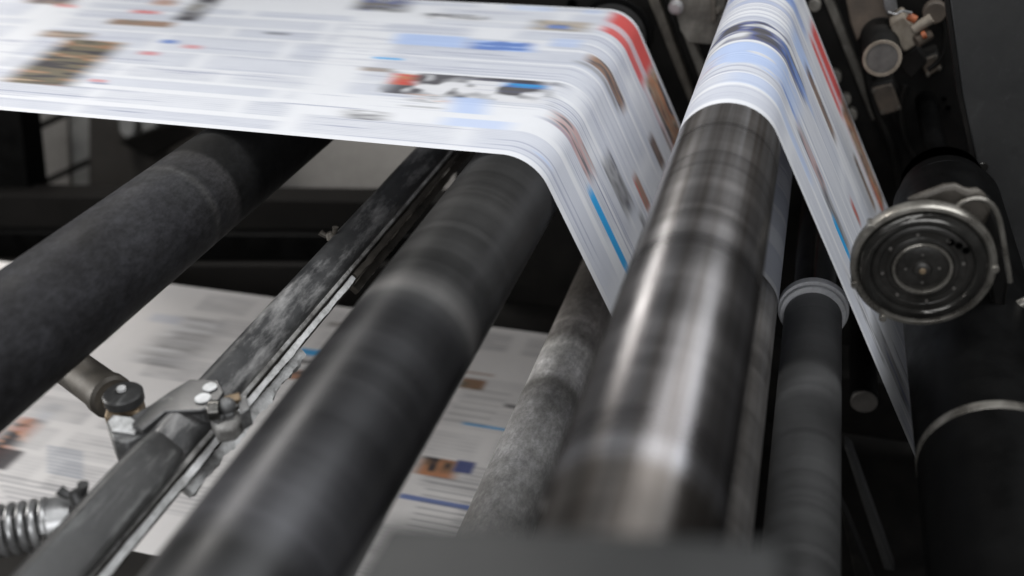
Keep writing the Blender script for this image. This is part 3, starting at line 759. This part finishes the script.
# diagonal rails and plate behind, top centre
G2 = 'diagonal rails on the far frame'
def rail_bar(pix, y, mat, label, th=.02, bevel=.003):
    cx = sum(p[0] for p in pix)/len(pix); cy = sum(p[1] for p in pix)/len(pix)
    return single('frame_rail', yplate(pix, y, th), mat, label, 'rail', tuple(onY(cx,cy,y)), G2, bevel)
rail_bar([(636,-30),(648,-30),(700,112),(694,116)], 1.74, 'rail', 'leftmost brown rail behind the first bend of the sheet')
rail_bar([(651,-30),(656,-30),(708,100),(704,106)], 1.75, 'soot', 'narrow dark rail between two brown rails behind the sheet')
rail_bar([(658,-30),(666,-30),(712,86),(706,96)], 1.73, 'rustplate', 'pale brown rail directly left of the bolted plate')
bp = thing('bolted_plate', 'mottled grey brown steel plate with a hex bolt between the two bends of the sheet', 'plate', tuple(onY(695,20,1.72)))
part('plate', yplate([(664,-40),(735,-40),(722,18),(712,45),(688,43),(680,30)], 1.72, .02), 'rustplate', bp, bevel=.002)
def hexbolt(px, py, y, r, parent, mat='zinc'):
    c = onY(px,py,y)
    part('washer', cyl(c, c+Vector((0,-.003,0)), r*1.35, 28), mat, parent)
    part('bolt', prism([c+Vector((r*math.cos(k*PI/3+.3), -.0032, r*math.sin(k*PI/3+.3))) for k in range(6)], (0,-.007,0)), mat, parent, bevel=.001)
hexbolt(676,7,1.7195,.0095,bp,'zinc'); hexbolt(717,10,1.7195,.006,bp,'rail')
part('rib', yplate([(709,-40),(716,-40),(716,22),(711,22)], 1.708, .012), 'rail', bp, bevel=.002)
# rails at the right of the second drop
rail_bar([(812,-30),(822,-30),(880,118),(872,122)], 1.77, 'rustplate', 'dark rail just right of the sheet on the second drop')
rail_bar([(828,-30),(838,-30),(905,130),(898,134)], 1.76, 'soot', 'dark rail left of the beige valve')
rail_bar([(844,446),(852,452),(905,600),(894,600)], 1.30, 'panel', 'grey slanting bar at the bottom right between thin and black rollers', .03)
rail_bar([(838,500),(848,520),(880,600),(860,600)], 1.20, 'soot', 'short black slanting bar at the bottom right corner by the grey bar', .03)
for k,(px,py,r_) in enumerate(((833,75,.014),(845,97,.010),(815,3,.010),(850,112,.012))):
    c = onY(px,py,1.755)
    single('frame_stud', cyl(c, c+Vector((0,-.02,0)), r_, 32), 'rustplate', ['larger round stud peeping out beside the red printed band','small stud below the larger one beside the sheet','round stud at the top edge right of the sheet','lowest dim stud right of the sheet'][k], 'stud', tuple(c), 'round studs on the far frame')

G4 = 'black cables on the far frame'
for k,(pts,r_,lb) in enumerate((
    ([(852,-10),(862,40),(868,80),(876,110),(892,150),(900,200)],.007,'thick black cable hanging left of the round sensor barrel'),
    ([(905,85),(900,110),(904,135),(915,160)],.005,'short black cable curling below the beige valve')
    )):
    single('cable', tube([onY(px,py,1.74) for px,py in pts], r_, 12, smooth_n=8), 'soot', lb, 'cable', tuple(onY(*pts[0],1.74)), G4)
for k,(pix,lb) in enumerate((
    ([(866,86),(893,80),(906,112),(880,120)],'dark junction box below the round sensor barrel'),
    ([(917,60),(938,52),(944,70),(926,80)],'small dark box to the right of the sensor barrel'))):
    cx = sum(p[0] for p in pix)/4; cy = sum(p[1] for p in pix)/4
    b_ = thing('junction_box', lb, 'box', tuple(onY(cx,cy,1.74)), 'dark boxes on the far frame')
    part('case', yplate(pix, 1.74, .05), 'soot', b_, bevel=.004)
    part('lid', yplate([(cx+(p[0]-cx)*.8, cy+(p[1]-cy)*.8) for p in pix], 1.734, .0055), 'rusty', b_, bevel=.002)
    for p in pix:
        c = onY(cx+(p[0]-cx)*.62, cy+(p[1]-cy)*.62, 1.7335); part('screw', cyl(c, c+Vector((0,-.003,0)), .0035, 12), 'rail', b_)
# valve and sensor, top right
vb = thing('valve_assembly', 'beige valve block with small fittings and orange caps, top right', 'valve', tuple(onY(905,35,1.66)))
part('valve_body', yplate([(889,23),(904,14),(913,26),(921,43),(905,53),(898,46)], 1.64, .05), 'tan', vb, bevel=.004)
part('backing', yplate([(842,-20),(884,-20),(890,18),(868,28),(857,42),(850,22)], 1.70, .05), 'rusty', vb, bevel=.003)
part('bracket', yplate([(882,-10),(895,-10),(898,10),(888,16),(884,8)], 1.66, .03), 'castgrey', vb, bevel=.002)
a = onY(913,30,1.63); b = onY(932,18,1.63); part('fitting', cyl(a,b,.0085,24), 'tan', vb)
a = onY(916,42,1.63); b = onY(930,33,1.64); part('fitting', cyl(a,b,.010,24), 'rusty', vb)
a = onY(908,16,1.63); b = onY(916,20,1.63); part('cap', cyl(a,b,.006,20), 'orange', vb)
a = onY(922,36,1.62); b = onY(926,34,1.62); part('cap', cyl(a,b,.006,20), 'orange', vb)
part('knob', cyl(onY(934,10,1.65), onY(934,10,1.65)+Vector((0,-.02,0)), .017, 32), 'rusty', vb)
part('lower_body', yplate([(898,58),(918,46),(928,62),(912,80),(903,72)], 1.68, .04), 'soot', vb, bevel=.003)
part('pipe', tube([onY(px,py,1.66) for px,py in ((936,8),(944,28),(944,50),(938,62),(928,70))], .004, 12, smooth_n=6), 'soot', vb)
part('wire', tube([onY(px,py,1.625) for px,py in ((888,12),(896,14),(902,11),(912,13))], .0018, 8, smooth_n=6), 'zinc', vb)
sn = thing('sensor_barrel', 'short grey round sensor barrel facing forwards under the beige valve', 'sensor', tuple(onY(882,58,1.6)))
c = onY(882,58,1.58)
part('barrel', lathe(bmesh.new(), c, (0,1,0), [(0,.026),(.004,.0285),(.09,.0285),(.095,.030),(.13,.030)], 64), 'soot', sn)
part('bezel', lathe(bmesh.new(), c, (0,-1,0), [(-.004,.0262),(.002,.0285),(.004,.0278),(.004,.0235),(.001,.023)], 64), 'tan', sn)
part('face', lathe(bmesh.new(), c, (0,-1,0), [(-.002,.0228),(.0018,.0226),(.002,0)], 64), 'dull', sn)

# ------------------------------------------------------------------ background seen under the web, left
G3 = 'dark cross beams behind the lower sheet'
def cross(pix, y, mat, label, th=.08, name='cross_beam', cat='beam', group=G3):
    cx = sum(p[0] for p in pix)/len(pix); cy = sum(p[1] for p in pix)/len(pix)
    return single(name, yplate(pix, y, th), mat, label, cat, tuple(onY(cx,cy,y)), group, .004)
cross([(-300,190),(600,205),(600,232),(-300,226)], 2.05, 'beam', 'topmost dark cross beam below the cream panel')
cross([(-300,229),(600,238),(600,262),(-300,258)], 2.02, 'black', 'middle blackest cross beam below the cream panel')
cross([(-300,262),(600,267),(600,345),(-300,288)], 1.86, 'beam', 'lowest dark cross beam just above the lower sheet', th=.02)
cross([(-300,60),(14,60),(30,198),(-300,198)], 2.10, 'black', 'wide black post at the left edge under the sheet', name='frame_post', cat='post', group=None)
single('rear_panel', prism([onY(240,90,3.0),onY(520,90,3.0),onY(520,212,3.0),onY(240,204,3.0)],(0,.05,0)), 'cream', 'plain cream panel seen between the black roller and the dusty rail', 'panel', tuple(onY(340,170,3.0)))
single('umber_cabinet', prism([onY(88,80,2.9),onY(262,80,2.9),onY(262,215,2.9),onY(88,215,2.9)],(0,.4,0)), 'umber', 'blurred brown cabinet in the gap left of the black rubber roller', 'cabinet', tuple(onY(170,170,2.9)), bevel=.01)
single('pale_column', prism([onY(38,80,3.1),onY(66,80,3.1),onY(70,215,3.1),onY(38,215,3.1)],(0,.1,0)), 'cream', 'blurred cream board next to the black post at the left', 'board', tuple(onY(55,150,3.1)))
single('pale_column', prism([onY(68,80,3.0),onY(88,80,3.0),onY(92,215,3.0),onY(74,215,3.0)],(0,.1,0)), 'pale', 'blurred pale grey upright beside the brown cabinet', 'upright', tuple(onY(80,150,3.0)), bevel=.01)
for k,(a,b,lb) in enumerate((((36,186),(92,160),'lower dark rod slanting across the blurred cream board'),((36,128),(70,112),'upper dark rod slanting across the blurred cream board'))):
    a_, b_ = onY(*a,2.95), onY(*b,2.95); single('slanted_rod', cyl(a_,b_,.012,16), 'beam', lb, 'rod', tuple(a_), 'blurred rods')
for k,(px,py,w_) in enumerate(((126,128,9),(148,132,8))):
    pts = [(px-w_,py-20),(px+w_,py-20),(px+w_-1,py+6),(px+2,py+12),(px-w_+2,py+4)]
    single('hanging_rag', prism([onY(x_,y_,2.85) for x_,y_ in pts],(0,.03,0)), 'pale', ['left one of two pale blurred rags hanging on the brown cabinet','right one of two pale blurred rags hanging on the brown cabinet'][k], 'rag', tuple(onY(px,py,2.85)), 'rags on the cabinet', .006)
single('dark_tray', prism([onY(118,142,2.8),onY(178,120,2.8),onY(200,132,2.8),onY(150,160,2.8)],(0,.05,0)), 'beam', 'dark blurred tray below the pale rags', 'tray', tuple(onY(150,140,2.8)), bevel=.006)
fl = single('floor', box((0,2,-2.2),(16,16,.1)), 'floor', None, None, (0,0,-2.15), kind='structure')
single('wall', box((0,6,0),(16,.1,6)), 'umber', None, None, (0,6,0), kind='structure')
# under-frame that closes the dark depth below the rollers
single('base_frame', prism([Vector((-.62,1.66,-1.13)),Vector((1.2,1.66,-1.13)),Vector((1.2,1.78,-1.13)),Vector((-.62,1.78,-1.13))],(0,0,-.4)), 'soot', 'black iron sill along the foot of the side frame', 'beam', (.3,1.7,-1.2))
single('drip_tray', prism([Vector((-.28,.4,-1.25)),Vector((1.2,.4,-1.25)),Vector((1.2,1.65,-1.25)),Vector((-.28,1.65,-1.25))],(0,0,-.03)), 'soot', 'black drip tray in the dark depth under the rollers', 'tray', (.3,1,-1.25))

# ------------------------------------------------------------------ light
def area(name, loc, target, sx_, sy_, power, color=(1,1,1)):
    l = bpy.data.lights.new(name,'AREA'); l.shape='RECTANGLE'; l.size=sx_; l.size_y=sy_; l.energy=power; l.color=color
    o = bpy.data.objects.new(name,l); col.objects.link(o); o.location=loc
    o.rotation_euler = (Vector(target)-Vector(loc)).to_track_quat('-Z','Y').to_euler(); return o
for x_, p_ in ((-1.7,10),(-1.05,12),(-.35,13)):
    area('overhead_light', (x_,.25,1.6), (x_*.5,.9,-.5), .22, 2.2, p_, (.97,.985,1.0))
area('overhead_light', (.9,1.5,1.9), (.0,1.2,-.5), .9, 1.9, 50, (.96,.98,1.0))
area('lower_sheet_fill', (-2.9,.5,-.25), (-.7,1.25,-1.1), .9, .9, 42, (1.0,.98,.95))  # added fill from the left, brightens the lower sheet
area('front_fill', (.1,-1.6,.5), (-.3,1.0,-.8), 1.8, .9, 32, (.96,.975,1.0))  # added fill behind the camera, lights the roller fronts and gaps
area('overhead_light', (-2.0,2.3,1.2), (-1.5,3.0,-1.0), .8, .5, 45, (1,.97,.93))  # added only to light the background under the web
w = bpy.data.worlds.new('World'); sc.world = w; w.use_nodes = True
w.node_tree.nodes['Background'].inputs['Color'].default_value = (1,1,1,1)
w.node_tree.nodes['Background'].inputs['Strength'].default_value = .06

# ------------------------------------------------------------------ camera
cam = bpy.data.cameras.new('camera'); co = bpy.data.objects.new('camera', cam); col.objects.link(co)
R = Matrix((CX, CY, CZ))           # rows: world axes in camera coordinates -> this matrix maps camera to world
co.matrix_world = R.to_4x4()
cam.sensor_width = 36; cam.lens = 36*F/1024; cam.clip_start = .02; cam.clip_end = 60
cam.dof.use_dof = True; cam.dof.focus_distance = 1.2; cam.dof.aperture_fstop = 2.5; cam.dof.aperture_blades = 0
sc.camera = co
sc.view_settings.view_transform = 'Standard'; sc.view_settings.look = 'None'
sc.view_settings.exposure = 0; sc.view_settings.gamma = 1
sc.cycles.use_denoising = True
